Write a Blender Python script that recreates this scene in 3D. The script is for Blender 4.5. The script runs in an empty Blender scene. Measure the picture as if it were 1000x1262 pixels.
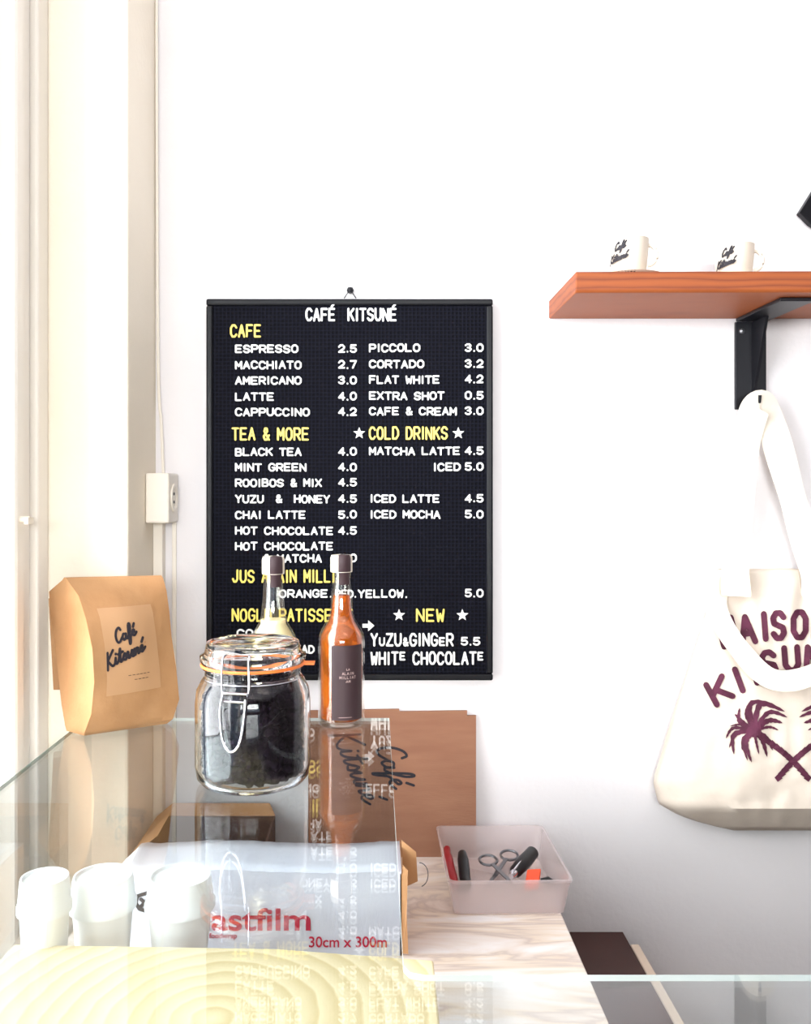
import bpy, bmesh, math, random
from mathutils import Vector, Matrix, noise
random.seed(7)
S = bpy.context.scene
COL = S.collection
PI = math.pi
# ------------------------------------------------------------------ camera
F = 1100.0; HZ = 1.454; CX, CY = 464.0, 601.0
GZ = 1.15            # top of the glass counter
MZ = 0.905           # marble top
WY = 1.355           # back wall
cam = bpy.data.objects.new('camera', bpy.data.cameras.new('camera')); COL.objects.link(cam)
cam.location = (0, 0, HZ); cam.rotation_euler = (PI/2, 0, 0)
cam.data.sensor_fit = 'VERTICAL'; cam.data.sensor_height = 36.0; cam.data.sensor_width = 36.0
cam.data.lens = F*36/1262
cam.data.shift_x = (500-CX)/1262; cam.data.shift_y = -(631-CY)/1262
cam.data.clip_start = 0.02
S.camera = cam
def at(px, py, y):
    return Vector(((px-CX)*y/F, y, HZ-(py-CY)*y/F))
# ------------------------------------------------------------------ sky and lights
w = bpy.data.worlds.new('sky'); S.world = w; w.use_nodes = True
bg = w.node_tree.nodes['Background']; bg.inputs[0].default_value = (0.66, 0.80, 1.0, 1); bg.inputs[1].default_value = 1.5
def area(name, loc, rot, sx, sy, power, color):
    l = bpy.data.lights.new(name, 'AREA'); l.shape = 'RECTANGLE'; l.size = sx; l.size_y = sy
    l.energy = power; l.color = color
    o = bpy.data.objects.new(name, l); COL.objects.link(o); o.location = loc; o.rotation_euler = rot
    return o
# daylight in the street outside the left shop window, facing +X
area('window_daylight', (-0.95, 0.42, 1.58), (0, -PI/2, 0), 2.0, 1.2, 98, (1.0, 0.98, 0.975))
# daylight through an assumed low shop front, unseen behind the camera
area('assumed_shop_daylight', (-0.1, -3.3, 1.88), (PI/2, 0, 0), 2.6, 0.62, 205, (1.0, 0.985, 0.97))
# weak warm fill added overhead, no lamp known there
area('ceiling_fill', (1.1, -0.9, 2.92), (0, 0, 0), 1.2, 0.6, 3, (1.0, 0.86, 0.72))
S.view_settings.view_transform = 'Standard'; S.view_settings.look = 'None'
S.view_settings.exposure = 0.0; S.view_settings.gamma = 1.0
try: S.view_settings.use_curve_mapping = False
except Exception: pass

# ------------------------------------------------------------------ materials
def lin(c):
    return tuple(((v/255)/12.92 if v/255 <= .04045 else ((v/255+.055)/1.055)**2.4) for v in c) + (1,)
def mat(name, rgb, rough=.6, metal=0, rgb2=None, scale=8, detail=4, bump=0, bscale=60, stretch=(1,1,1), trans=0, ior=1.45, subsurf=0, spec=.5):
    m = bpy.data.materials.new(name); m.use_nodes = True
    nt = m.node_tree; b = nt.nodes['Principled BSDF']
    b.inputs['Base Color'].default_value = lin(rgb); b.inputs['Roughness'].default_value = rough
    b.inputs['Metallic'].default_value = metal; b.inputs['Transmission Weight'].default_value = trans
    b.inputs['IOR'].default_value = ior; b.inputs['Specular IOR Level'].default_value = spec
    if rgb2 or bump:
        tc = nt.nodes.new('ShaderNodeTexCoord'); mp = nt.nodes.new('ShaderNodeMapping')
        mp.inputs['Scale'].default_value = stretch; nt.links.new(tc.outputs['Object'], mp.inputs[0])
    if rgb2:
        n = nt.nodes.new('ShaderNodeTexNoise'); n.inputs['Scale'].default_value = scale; n.inputs['Detail'].default_value = detail
        nt.links.new(mp.outputs[0], n.inputs[0])
        r = nt.nodes.new('ShaderNodeValToRGB'); r.color_ramp.elements[0].position = .35; r.color_ramp.elements[1].position = .68
        r.color_ramp.elements[0].color = lin(rgb); r.color_ramp.elements[1].color = lin(rgb2)
        nt.links.new(n.outputs[0], r.inputs[0]); nt.links.new(r.outputs[0], b.inputs['Base Color'])
    if bump:
        n2 = nt.nodes.new('ShaderNodeTexNoise'); n2.inputs['Scale'].default_value = bscale; n2.inputs['Detail'].default_value = 5
        nt.links.new(mp.outputs[0], n2.inputs[0])
        bp = nt.nodes.new('ShaderNodeBump'); bp.inputs['Strength'].default_value = bump; bp.inputs['Distance'].default_value = .01
        nt.links.new(n2.outputs[0], bp.inputs['Height']); nt.links.new(bp.outputs[0], b.inputs['Normal'])
    return m
def thin_glass(name, tint, r0=.04, rough=.0, haze=0, hazecol=(255,255,255)):
    """sheet glass: transparent with a Schlick reflection, the same from both sides"""
    m = bpy.data.materials.new(name); m.use_nodes = True; nt = m.node_tree
    for n in list(nt.nodes):
        if n.type != 'OUTPUT_MATERIAL': nt.nodes.remove(n)
    out = [n for n in nt.nodes][0]
    g = nt.nodes.new('ShaderNodeNewGeometry'); d = nt.nodes.new('ShaderNodeVectorMath'); d.operation = 'DOT_PRODUCT'
    nt.links.new(g.outputs['Normal'], d.inputs[0]); nt.links.new(g.outputs['Incoming'], d.inputs[1])
    def mt(op, a, bv=None):
        n = nt.nodes.new('ShaderNodeMath'); n.operation = op
        for i, v in enumerate((a, bv)):
            if v is None: continue
            if isinstance(v, (int, float)): n.inputs[i].default_value = v
            else: nt.links.new(v, n.inputs[i])
        return n.outputs[0]
    f = mt('ADD', mt('MULTIPLY', mt('POWER', mt('SUBTRACT', 1.0, mt('ABSOLUTE', d.outputs['Value'])), 5.0), 1-r0), r0)
    t = nt.nodes.new('ShaderNodeBsdfTransparent'); t.inputs[0].default_value = lin(tint)
    gl = nt.nodes.new('ShaderNodeBsdfGlossy'); gl.inputs['Roughness'].default_value = rough; gl.inputs[0].default_value = (1,1,1,1)
    base = t.outputs[0]
    if haze:
        df = nt.nodes.new('ShaderNodeBsdfDiffuse'); df.inputs[0].default_value = lin(hazecol)
        tr = nt.nodes.new('ShaderNodeBsdfTranslucent'); tr.inputs[0].default_value = lin(hazecol)
        mm = nt.nodes.new('ShaderNodeMixShader'); nt.links.new(df.outputs[0], mm.inputs[1]); nt.links.new(tr.outputs[0], mm.inputs[2])
        m2 = nt.nodes.new('ShaderNodeMixShader'); m2.inputs[0].default_value = haze
        nt.links.new(base, m2.inputs[1]); nt.links.new(mm.outputs[0], m2.inputs[2]); base = m2.outputs[0]
    mx = nt.nodes.new('ShaderNodeMixShader'); nt.links.new(f, mx.inputs[0])
    nt.links.new(base, mx.inputs[1]); nt.links.new(gl.outputs[0], mx.inputs[2])
    nt.links.new(mx.outputs[0], out.inputs['Surface'])
    return m
def wave_mat(name, c1, c2, kind, scale, dist, rough, stretch=(1,1,1), loc=(0,0,0), axis='Z', c3=None, dscale=1.5):
    m = mat(name, c1, rough); nt = m.node_tree; b = nt.nodes['Principled BSDF']
    tc = nt.nodes.new('ShaderNodeTexCoord'); mp = nt.nodes.new('ShaderNodeMapping')
    mp.inputs['Location'].default_value = loc; mp.inputs['Scale'].default_value = stretch
    nt.links.new(tc.outputs['Object'], mp.inputs[0])
    wv = nt.nodes.new('ShaderNodeTexWave'); wv.wave_type = kind
    if kind == 'RINGS': wv.rings_direction = axis
    else: wv.bands_direction = axis
    wv.wave_profile = 'SAW' if kind == 'RINGS' else 'SIN'
    wv.inputs['Scale'].default_value = scale; wv.inputs['Distortion'].default_value = dist
    wv.inputs['Detail'].default_value = 3; wv.inputs['Detail Scale'].default_value = dscale
    nt.links.new(mp.outputs[0], wv.inputs[0])
    r = nt.nodes.new('ShaderNodeValToRGB'); r.color_ramp.elements[0].color = lin(c1); r.color_ramp.elements[1].color = lin(c2)
    if c3:
        e = r.color_ramp.elements.new(.88); e.color = lin(c3)
    nt.links.new(wv.outputs[0], r.inputs[0])
    nt.links.new(r.outputs[0], b.inputs['Base Color'])
    return m
M = {}
M['wall'] = mat('wall_paint', (235,231,233), .85, rgb2=(229,225,227), scale=3, bump=.08, bscale=90)
M['pier'] = mat('warm_shade_wall_paint', (240,231,215), .8, rgb2=(236,225,207), scale=3, bump=.08, bscale=90)  # same wall, with the warm bounce and shade on the left put into the colour
M['wall_trim'] = mat('gloss_paint', (240,234,226), .45)
M['white_plastic'] = mat('white_plastic', (238,230,218), .4)
M['dark_wall'] = mat('dark_wall_paint', (104,96,92), .8, rgb2=(96,88,84), scale=3)
M['floor'] = mat('floor_concrete', (84,76,70), .6, rgb2=(70,64,60), scale=5)
M['board'] = mat('board_black', (8,8,14), .4, spec=.25)
# pegboard: fine hole grid relief
def peg():
    m = mat('pegboard_black', (17,17,24), .8, spec=.12); nt = m.node_tree; b = nt.nodes['Principled BSDF']
    tc = nt.nodes.new('ShaderNodeTexCoord')
    sx = nt.nodes.new('ShaderNodeSeparateXYZ'); nt.links.new(tc.outputs['Object'], sx.inputs[0])
    def s(o):
        a = nt.nodes.new('ShaderNodeMath'); a.operation = 'MULTIPLY'; a.inputs[1].default_value = 2*PI/.0058; nt.links.new(o, a.inputs[0])
        c = nt.nodes.new('ShaderNodeMath'); c.operation = 'SINE'; nt.links.new(a.outputs[0], c.inputs[0]); return c.outputs[0]
    mu = nt.nodes.new('ShaderNodeMath'); mu.operation = 'MAXIMUM'; nt.links.new(s(sx.outputs[0]), mu.inputs[0]); nt.links.new(s(sx.outputs[2]), mu.inputs[1])
    bp = nt.nodes.new('ShaderNodeBump'); bp.inputs['Strength'].default_value = .6; bp.inputs['Distance'].default_value = .0008
    nt.links.new(mu.outputs[0], bp.inputs['Height']); nt.links.new(bp.outputs[0], b.inputs['Normal'])
    r = nt.nodes.new('ShaderNodeValToRGB'); r.color_ramp.elements[0].color = lin((6,6,12)); r.color_ramp.elements[1].color = lin((15,16,27))
    r.color_ramp.elements[0].position = .2
    nt.links.new(mu.outputs[0], r.inputs[0]); nt.links.new(r.outputs[0], b.inputs['Base Color'])
    return m
M['peg'] = peg()
M['letter_w'] = mat('letter_white', (245,243,240), .4)
M['letter_y'] = mat('letter_yellow', (240,214,96), .4)
M['kraft'] = mat('kraft_paper', (168,127,88), .7, rgb2=(155,113,75), scale=14, bump=.4, bscale=22, spec=.3)
M['kraft_label'] = mat('kraft_label_paper', (172,132,95), .65)
M['card'] = mat('cardboard_brown', (150,106,82), .8, rgb2=(140,96,74), scale=9, bump=.1, bscale=80, stretch=(1,1,6))
M['carton'] = mat('carton_kraft', (196,148,104), .8, rgb2=(182,134,92), scale=9, bump=.1)
M['shaded_card'] = mat('carton_shaded_kraft', (92,66,52), .85)  # carton kraft with the shade of its open cavity put into the colour
M['ink'] = mat('black_ink', (28,22,32), .6)
M['red_ink'] = mat('red_ink', (196,36,66), .6)
M['plum'] = mat('plum_print', (92,36,62), .8, rgb2=(72,26,46), scale=60)
M['film_box'] = mat('carton_white_print', (226,226,236), .5, rgb2=(214,214,228), scale=10, bump=.1, bscale=25)
M['canvas'] = mat('cotton_canvas', (224,211,197), .9, rgb2=(216,202,188), scale=20, bump=.18, bscale=18)
M['strap'] = mat('cotton_strap', (236,226,212), .9, bump=.1, bscale=60)
M['shelf'] = wave_mat('oiled_timber', (150,76,32), (120,54,24), 'BANDS', 9, 6, .55, stretch=(.35,1,3.2), axis='Z', c3=(136,66,30))
M['steel'] = mat('black_steel', (26,26,32), .4, metal=.3)
M['screw'] = mat('screw_steel', (120,120,124), .35, metal=.9)
M['chrome'] = mat('chrome_wire', (215,215,222), .2, metal=1)
M['china'] = mat('white_china', (226,215,200), .3)
M['saucer'] = mat('saucer_china', (226,206,188), .3)
M['glass'] = thin_glass('sheet_glass', (246,249,249), r0=.05)
M['glass_edge'] = mat('glass_edge_green', (236,248,246), .4, trans=.45)
M['green_edge'] = mat('green_glass_edge', (84,112,106), .2)
M['jar'] = mat('jar_glass', (252,254,255), .0, trans=1, ior=1.36)
M['bottle'] = thin_glass('bottle_glass', (251,251,249), r0=.05)
M['pane'] = thin_glass('window_glass', (250,252,252), r0=.03)
M['amber'] = mat('amber_juice', (255,138,34), .02, trans=.72, ior=1.33)
M['lemon'] = mat('cloudy_lemon_juice', (255,240,190), .2, trans=0, ior=1.33)
M['label'] = mat('dark_label', (58,40,44), .5)
M['label_ink'] = mat('label_print', (176,150,146), .5)
M['rubber'] = mat('orange_rubber', (232,120,52), .5)
M['bean'] = mat('roasted_beans', (30,20,32), .7, rgb2=(16,10,18), scale=60, spec=.06)
M['paper_cup'] = mat('paper_white', (240,240,240), .6)
M['lid'] = mat('lid_white', (244,246,248), .35)
M['wood'] = wave_mat('ringed_pine', (230,213,176), (223,204,164), 'RINGS', 17, 1.5, .55, stretch=(1,1,.2), loc=(.140,-.7636,0), axis='Z', c3=(208,186,142), dscale=2)
M['tray'] = thin_glass('frosted_plastic', (250,246,246), haze=.30, hazecol=(246,236,236), rough=.25)
M['red_plastic'] = mat('red_plastic', (150,28,34), .4)
M['orange_plastic'] = mat('orange_plastic', (236,80,36), .4)
M['black_plastic'] = mat('black_plastic', (24,24,26), .35)
M['brown'] = mat('dark_brown_laminate', (74,44,38), .5, rgb2=(62,36,32), scale=6)
M['cream'] = mat('cream_edging', (226,206,186), .6)
M['cab'] = mat('cabinet_grey', (150,140,134), .6)
def marble():
    m = mat('veined_marble', (232,226,226), .22); nt = m.node_tree; b = nt.nodes['Principled BSDF']
    tc = nt.nodes.new('ShaderNodeTexCoord'); mp = nt.nodes.new('ShaderNodeMapping'); mp.inputs['Scale'].default_value = (1.6,6,3); mp.inputs['Rotation'].default_value = (0,0,.3)
    nt.links.new(tc.outputs['Object'], mp.inputs[0])
    n = nt.nodes.new('ShaderNodeTexNoise'); n.inputs['Scale'].default_value = 2.2; n.inputs['Detail'].default_value = 9; n.inputs['Distortion'].default_value = 1.6
    nt.links.new(mp.outputs[0], n.inputs[0])
    r = nt.nodes.new('ShaderNodeValToRGB'); e = r.color_ramp.elements
    e[0].position = .0; e[0].color = lin((236,230,228)); e[1].position = 1; e[1].color = lin((238,232,232))
    for p, c in ((.36,(234,228,226)),(.46,(222,206,194)),(.5,(202,184,174)),(.54,(224,206,188)),(.66,(234,228,226))):
        k = e.new(p); k.color = lin(c)
    nt.links.new(n.outputs[0], r.inputs[0]); nt.links.new(r.outputs[0], b.inputs['Base Color'])
    return m
M['marble'] = marble()

# ------------------------------------------------------------------ geometry helpers
class G:
    def __init__(s): s.v = []; s.f = []
    def add(s, vs, fs):
        k = len(s.v); s.v += [Vector(p) for p in vs]; s.f += [tuple(i+k for i in f) for f in fs]; return s
    def box(s, x0, x1, y0, y1, z0, z1):
        return s.add([(x0,y0,z0),(x1,y0,z0),(x1,y1,z0),(x0,y1,z0),(x0,y0,z1),(x1,y0,z1),(x1,y1,z1),(x0,y1,z1)],
            [(3,2,1,0),(4,5,6,7),(0,1,5,4),(1,2,6,5),(2,3,7,6),(3,0,4,7)])
    def prism(s, pts, off):      # planar polygon of 3D points extruded by vector off
        n = len(pts); off = Vector(off)
        return s.add([Vector(p) for p in pts]+[Vector(p)+off for p in pts],
            [tuple(range(n))[::-1], tuple(range(n, 2*n))]+[(i, (i+1) % n, n+(i+1) % n, n+i) for i in range(n)])
    def lathe(s, prof, c=(0,0,0), n=40, sq=0, a0=0, a1=2*PI):
        c = Vector(c); k = len(s.v); full = abs(a1-a0-2*PI) < 1e-6; m = n if full else n+1
        for r, z in prof:
            for i in range(m):
                a = a0+(a1-a0)*i/n; ca, sa = math.cos(a), math.sin(a)
                q = 1.0
                if sq: q = 1/((abs(ca)**sq+abs(sa)**sq)**(1/sq))
                s.v.append(c+Vector((r*q*ca, r*q*sa, z)))
        for j in range(len(prof)-1):
            for i in range(n):
                i2 = (i+1) % m
                s.f.append((k+j*m+i, k+j*m+i2, k+(j+1)*m+i2, k+(j+1)*m+i))
        return s
    def tube(s, pts, r, n=8, closed=False):
        pts = [Vector(p) for p in pts]; k = len(s.v); N = len(pts)
        for i, p in enumerate(pts):
            if closed: t = pts[(i+1) % N]-pts[i-1]
            else: t = pts[min(i+1, N-1)]-pts[max(i-1, 0)]
            t.normalize(); up = Vector((0,0,1)) if abs(t.z) < .9 else Vector((0,1,0))
            a = t.cross(up).normalized(); b = t.cross(a).normalized()
            rr = r[i] if isinstance(r, (list, tuple)) else r
            for j in range(n):
                an = 2*PI*j/n; s.v.append(p+(a*math.cos(an)+b*math.sin(an))*rr)
        for i in range(N if closed else N-1):
            i2 = (i+1) % N
            for j in range(n):
                j2 = (j+1) % n; s.f.append((k+i*n+j, k+i*n+j2, k+i2*n+j2, k+i2*n+j))
        if not closed:
            s.f.append(tuple(k+j for j in range(n))[::-1]); s.f.append(tuple(k+(N-1)*n+j for j in range(n)))
        return s
    def grid(s, rows, thick=None):
        k = len(s.v); m = len(rows[0])
        for r in rows: s.v += [Vector(p) for p in r]
        for j in range(len(rows)-1):
            for i in range(m-1): s.f.append((k+j*m+i, k+j*m+i+1, k+(j+1)*m+i+1, k+(j+1)*m+i))
        return s
    def xf(s, mtx):
        s.v = [mtx @ p for p in s.v]; return s
def mesh(name, g, m, smooth=False):
    me = bpy.data.meshes.new(name); me.from_pydata([tuple(p) for p in g.v], [], g.f); me.update()
    bm = bmesh.new(); bm.from_mesh(me); bmesh.ops.recalc_face_normals(bm, faces=bm.faces); bm.to_mesh(me); bm.free()
    if smooth:
        me.polygons.foreach_set('use_smooth', [True]*len(me.polygons))
        try: me.set_sharp_from_angle(angle=math.radians(40))
        except Exception: pass
    me.materials.append(m); return me
def rootloc(o):
    while o.parent: o = o.parent
    return Vector(o.location)
def tag(o, label=None, cat=None, group=None, kind=None):
    if label: o['label'] = label
    if cat: o['category'] = cat
    if group: o['group'] = group
    if kind: o['kind'] = kind
    return o
def thing(name, loc, label, cat, group=None, rz=0):
    o = bpy.data.objects.new(name, None); COL.objects.link(o); o.location = loc; o.rotation_euler = (0,0,rz)
    o.empty_display_size = .02
    return tag(o, label, cat, group)
def obj(name, g, m, parent=None, smooth=False, bevel=0, sub=0, solid=0, world=True):
    """world=True: coordinates are world ones (parent root unrotated)"""
    if parent is not None and world:
        L = rootloc(parent); g.v = [p-L for p in g.v]
    elif parent is None and world:   # put the origin at the base centre
        xs = [p.x for p in g.v]; ys = [p.y for p in g.v]; L = Vector(((min(xs)+max(xs))/2, (min(ys)+max(ys))/2, min(p.z for p in g.v)))
        g.v = [p-L for p in g.v]
    else: L = None
    o = bpy.data.objects.new(name, mesh(name, g, m, smooth)); COL.objects.link(o)
    if parent is not None: o.parent = parent
    elif L is not None: o.location = L
    if solid: md = o.modifiers.new('thickness', 'SOLIDIFY'); md.thickness = solid; md.offset = 0
    if bevel: md = o.modifiers.new('bevel', 'BEVEL'); md.width = bevel; md.segments = 2; md.limit_method = 'ANGLE'
    if sub: md = o.modifiers.new('smooth', 'SUBSURF'); md.levels = sub; md.render_levels = sub
    return o
def struct(name, g, m, parent=None, bevel=0):
    # keep world coordinates for the textures
    o = bpy.data.objects.new(name, mesh(name, g, m)); COL.objects.link(o)
    if parent: o.parent = parent
    else: o['kind'] = 'structure'
    if bevel: md = o.modifiers.new('bevel', 'BEVEL'); md.width = bevel; md.segments = 2; md.limit_method = 'ANGLE'
    return o
def smoothline(pts, n=6):
    if len(pts) < 3: return [Vector(p) for p in pts]
    P = [Vector(p) for p in pts]; out = []
    for i in range(len(P)-1):
        p0 = P[max(i-1,0)]; p1 = P[i]; p2 = P[i+1]; p3 = P[min(i+2,len(P)-1)]
        for k in range(n):
            t = k/n; out.append(.5*((2*p1)+(-p0+p2)*t+(2*p0-5*p1+4*p2-p3)*t*t+(-p0+3*p1-3*p2+p3)*t**3))
    out.append(P[-1]); return out
# stroke lettering -------------------------------------------------------------
O_ = [(0.3,0),(0,.25),(0,.75),(.3,1),(.7,1),(1,.75),(1,.25),(.7,0),(.3,0)]
FONT = {
'A':[[(0,0),(.5,1),(1,0)],[(.2,.35),(.8,.35)]], 'B':[[(0,0),(0,1),(.7,1),(.9,.85),(.9,.65),(.7,.52),(0,.52)],[(.7,.52),(1,.35),(1,.15),(.75,0),(0,0)]],
'C':[[(1,.8),(.7,1),(.3,1),(0,.75),(0,.25),(.3,0),(.7,0),(1,.2)]], 'D':[[(0,0),(0,1),(.6,1),(1,.7),(1,.3),(.6,0),(0,0)]],
'E':[[(.95,1),(0,1),(0,0),(.95,0)],[(0,.5),(.8,.5)]], 'F':[[(.95,1),(0,1),(0,0)],[(0,.5),(.8,.5)]],
'G':[[(1,.8),(.7,1),(.3,1),(0,.75),(0,.25),(.3,0),(.7,0),(1,.2),(1,.45),(.6,.45)]], 'H':[[(0,0),(0,1)],[(1,0),(1,1)],[(0,.5),(1,.5)]],
'I':[[(.5,0),(.5,1)]], 'J':[[(.9,1),(.9,.25),(.65,0),(.3,0),(.05,.25)]], 'K':[[(0,0),(0,1)],[(1,1),(0,.42)],[(.35,.6),(1,0)]],
'L':[[(0,1),(0,0),(.9,0)]], 'M':[[(0,0),(0,1),(.5,.35),(1,1),(1,0)]], 'N':[[(0,0),(0,1),(1,0),(1,1)]], 'O':[O_],
'P':[[(0,0),(0,1),(.75,1),(1,.85),(1,.6),(.75,.45),(0,.45)]], 'R':[[(0,0),(0,1),(.75,1),(1,.85),(1,.6),(.75,.45),(0,.45)],[(.5,.45),(1,0)]],
'S':[[(1,.82),(.7,1),(.3,1),(0,.8),(.1,.58),(.9,.42),(1,.2),(.7,0),(.3,0),(0,.18)]], 'T':[[(0,1),(1,1)],[(.5,1),(.5,0)]],
'U':[[(0,1),(0,.25),(.3,0),(.7,0),(1,.25),(1,1)]], 'V':[[(0,1),(.5,0),(1,1)]], 'W':[[(0,1),(.2,0),(.5,.65),(.8,0),(1,1)]],
'X':[[(0,0),(1,1)],[(0,1),(1,0)]], 'Y':[[(0,1),(.5,.5),(1,1)],[(.5,.5),(.5,0)]], 'Z':[[(0,1),(1,1),(0,0),(1,0)]],
'0':[O_], '2':[[(0,.75),(.3,1),(.7,1),(1,.75),(.9,.5),(0,0),(1,0)]], '3':[[(0,.85),(.3,1),(.7,1),(.95,.78),(.7,.53),(.4,.53)],[(.7,.53),(1,.28),(.7,0),(.3,0),(0,.15)]],
'4':[[(.75,0),(.75,1),(0,.3),(1,.3)]], '5':[[(.95,1),(.1,1),(.05,.55),(.7,.6),(1,.4),(1,.2),(.7,0),(.3,0),(0,.15)]], '7':[[(0,1),(1,1),(.4,0)]],
'.':[[(.5,0),(.5,.03)]], '&':[[(1,0),(.15,.75),(.3,1),(.6,1),(.7,.75),(.05,.3),(.25,0),(.6,0),(1,.4)]],
'É':[[(.95,1),(0,1),(0,0),(.95,0)],[(0,.5),(.8,.5)],[(.45,1.18),(.85,1.38)]],
}
def stroke_geo(strokes, wdt, dep, fmap, taper=None):
    """strokes: 2D polylines -> ribbons with round joints; fmap(x,y,d) -> 3D"""
    g = G()
    d0 = dep; npc = 0
    for st in strokes:
        P = [Vector((p[0], p[1])) for p in st]
        for i, p in enumerate(P):
            npc += 1; dep = d0*(1+.012*(npc % 40))
            if i in (0, len(P)-1) or (i < len(P)-1 and i > 0 and ((P[i]-P[i-1]).angle(P[i+1]-P[i], 0) > .3)):
                ring = [(p.x+wdt/2*math.cos(a*PI/4), p.y+wdt/2*math.sin(a*PI/4)) for a in range(8)]
                k = [fmap(x, y, 0) for x, y in ring]; k2 = [fmap(x, y, dep) for x, y in ring]
                g.add(k+k2, [tuple(range(8)), tuple(range(8, 16))[::-1]]+[(a, (a+1) % 8, 8+(a+1) % 8, 8+a) for a in range(8)])
            if i < len(P)-1:
                d = P[i+1]-p; dep = d0*(1+.012*(npc % 40)+.006)
                if d.length < 1e-9: continue
                n = Vector((-d.y, d.x)).normalized()*wdt/2; q = P[i+1]
                c = [p-n, q-n, q+n, p+n]
                g.add([fmap(v.x, v.y, 0) for v in c]+[fmap(v.x, v.y, dep) for v in c],
                      [(0,1,2,3),(7,6,5,4),(0,4,5,1),(1,5,6,2),(2,6,7,3),(3,7,4,0)])
    return g
SCRIPT1 = [[(1.3,1.8),(1.15,2.25),(.7,2.1),(.3,1.4),(.2,.6),(.4,.05),(.8,.1),(1.3,.6)],
 [(2.0,.85),(1.6,1.0),(1.35,.5),(1.5,.05),(1.9,.3),(2.05,.9),(1.95,.2),(2.2,.1),(2.55,.6),(2.95,1.5),(3.0,2.2),(2.8,2.1),(2.6,1.2),(2.4,-.2),(2.3,-1.0),(2.5,-.7),(2.7,.1),(3.0,.4),(3.5,.7),(3.45,1.0),(3.15,.8),(3.1,.3),(3.4,.05),(3.9,.4)],
 [(3.5,1.4),(3.8,1.9)]]
SCRIPT2 = [[(.5,2.3),(.1,-.2)],[(1.5,2.3),(.35,1.1)],[(.35,1.1),(1.0,.1),(1.5,.2),(1.8,1.0),(1.72,.2),(2.0,.1),(2.35,.6),(2.75,2.0),(2.5,.3),(2.7,.05),(3.0,.4),(3.35,1.0),(3.55,.5),(3.4,.05),(3.1,.15)],
 [(3.5,.3),(3.9,1.0),(3.8,.3),(4.0,.05),(4.4,.6),(4.55,1.0),(4.45,.2),(4.7,.1),(4.95,1.0),(4.9,.1),(5.2,.9),(5.5,.9),(5.45,.1),(5.8,.3),(6.3,.7),(6.25,1.0),(5.95,.8),(5.9,.3),(6.2,.05),(6.8,.5)],
 [(2.3,1.3),(3.1,1.4)],[(1.9,1.5),(1.95,1.55)],[(6.3,1.5),(6.7,2.0)]]
def script(strokes, sh=.25):
    out = []
    for s_ in strokes:
        out.append([(p.x+sh*p.y, p.y) for p in smoothline([(a, b, 0) for a, b in s_], 4)])
    return out

# ================================================================== SETTING
struct('floor', G().box(-1.2, 3.2, -3.2, 1.5, -.1, 0), M['floor'])
struct('ceiling', G().box(-.72, 3.2, -3.2, 1.5, 3.0, 3.1), M['wall'])
struct('wall_back', G().box(-.335, 3.2, WY, WY+.1, 0, 3.0), M['wall'])
struct('wall_right', G().box(3.1, 3.2, -3.2, WY, 0, 3.0), M['dark_wall'])
g = G().box(-.72, 3.1, -3.2, -3.1, 0, 1.15).box(-.72, 3.1, -3.2, -3.1, 2.3, 3.0).box(1.4, 3.1, -3.2, -3.1, 1.15, 2.3)
struct('wall_front', g, M['dark_wall'])
w2 = struct('window_2', G().box(-.72, 1.4, -3.18, -3.12, 1.15, 1.18).box(-.72, 1.4, -3.18, -3.12, 2.27, 2.3).box(.3, .34, -3.18, -3.12, 1.18, 2.27), M['wall_trim'])  # assumed window, out of view, opened for the daylight behind the camera
struct('pane', G().box(-.70, .3, -3.152, -3.148, 1.18, 2.27), M['pane'], w2); struct('pane', G().box(.34, 1.38, -3.152, -3.148, 1.18, 2.27), M['pane'], w2)
# left wall: pier beside the window, wall under and over it
g = G().box(-.72, -.335, 1.204, WY+.1, 0, 3.0)
g.box(-.72, -.52, -3.1, 1.204, 0, .6); g.box(-.72, -.52, -3.1, 1.204, 2.85, 3.0); g.box(-.72, -.52, -3.1, -1.6, .6, 2.85)
struct('wall_left', g, M['pier'], bevel=.004)
# window on the left wall: stepped jamb, sash, panes
g = G().box(-.56, -.442, 1.165, 1.204, 0, 3.0)
struct('trim_1', g, M['wall_trim'], bevel=.004)
win = G().box(-.56, -.452, 1.118, 1.165, 0, 3.0)
wf = struct('window_1', win, M['wall_trim'], bevel=.003)
g = G().box(-.56, -.440, 1.088, 1.118, 0, 3.0); struct('stile', g, M['wall_trim'], wf, bevel=.006)
g = G().box(-.55, -.462, 1.040, 1.088, .6, 2.85); struct('sash', g, M['wall_trim'], wf, bevel=.003)
g = G().box(-.56, -.45, -1.6, 1.088, .57, .6); struct('window_sill', g, M['wall_trim'], wf, bevel=.003)
g = G().box(-.55, -.50, -1.6, -1.55, .6, 2.85).box(-.55, -.50, -.28, -.23, .6, 2.85).box(-.55, -.50, -1.55, 1.04, 2.8, 2.85)
struct('mullion', g, M['wall_trim'], wf)
for a, b in ((-1.55,-.28),(-.23,1.04)):
    g = G().box(-.528, -.524, a, b, .6, 2.8); struct('pane', g, M['pane'], wf)
# little latch on the stile
p = at(37, 640, 1.1)
g = G().lathe([(0,0),(.004,0),(.004,.012),(0,.012)], (0,0,0), 12).xf(Matrix.Translation((-.440,1.103,p.z)) @ Matrix.Rotation(PI/2, 4, 'Y'))
g.box(-.432, -.427, 1.094, 1.112, p.z-.006, p.z+.002)
lt = struct('window_latch', g, M['china'], wf); lt['label'] = 'small white latch'

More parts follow.
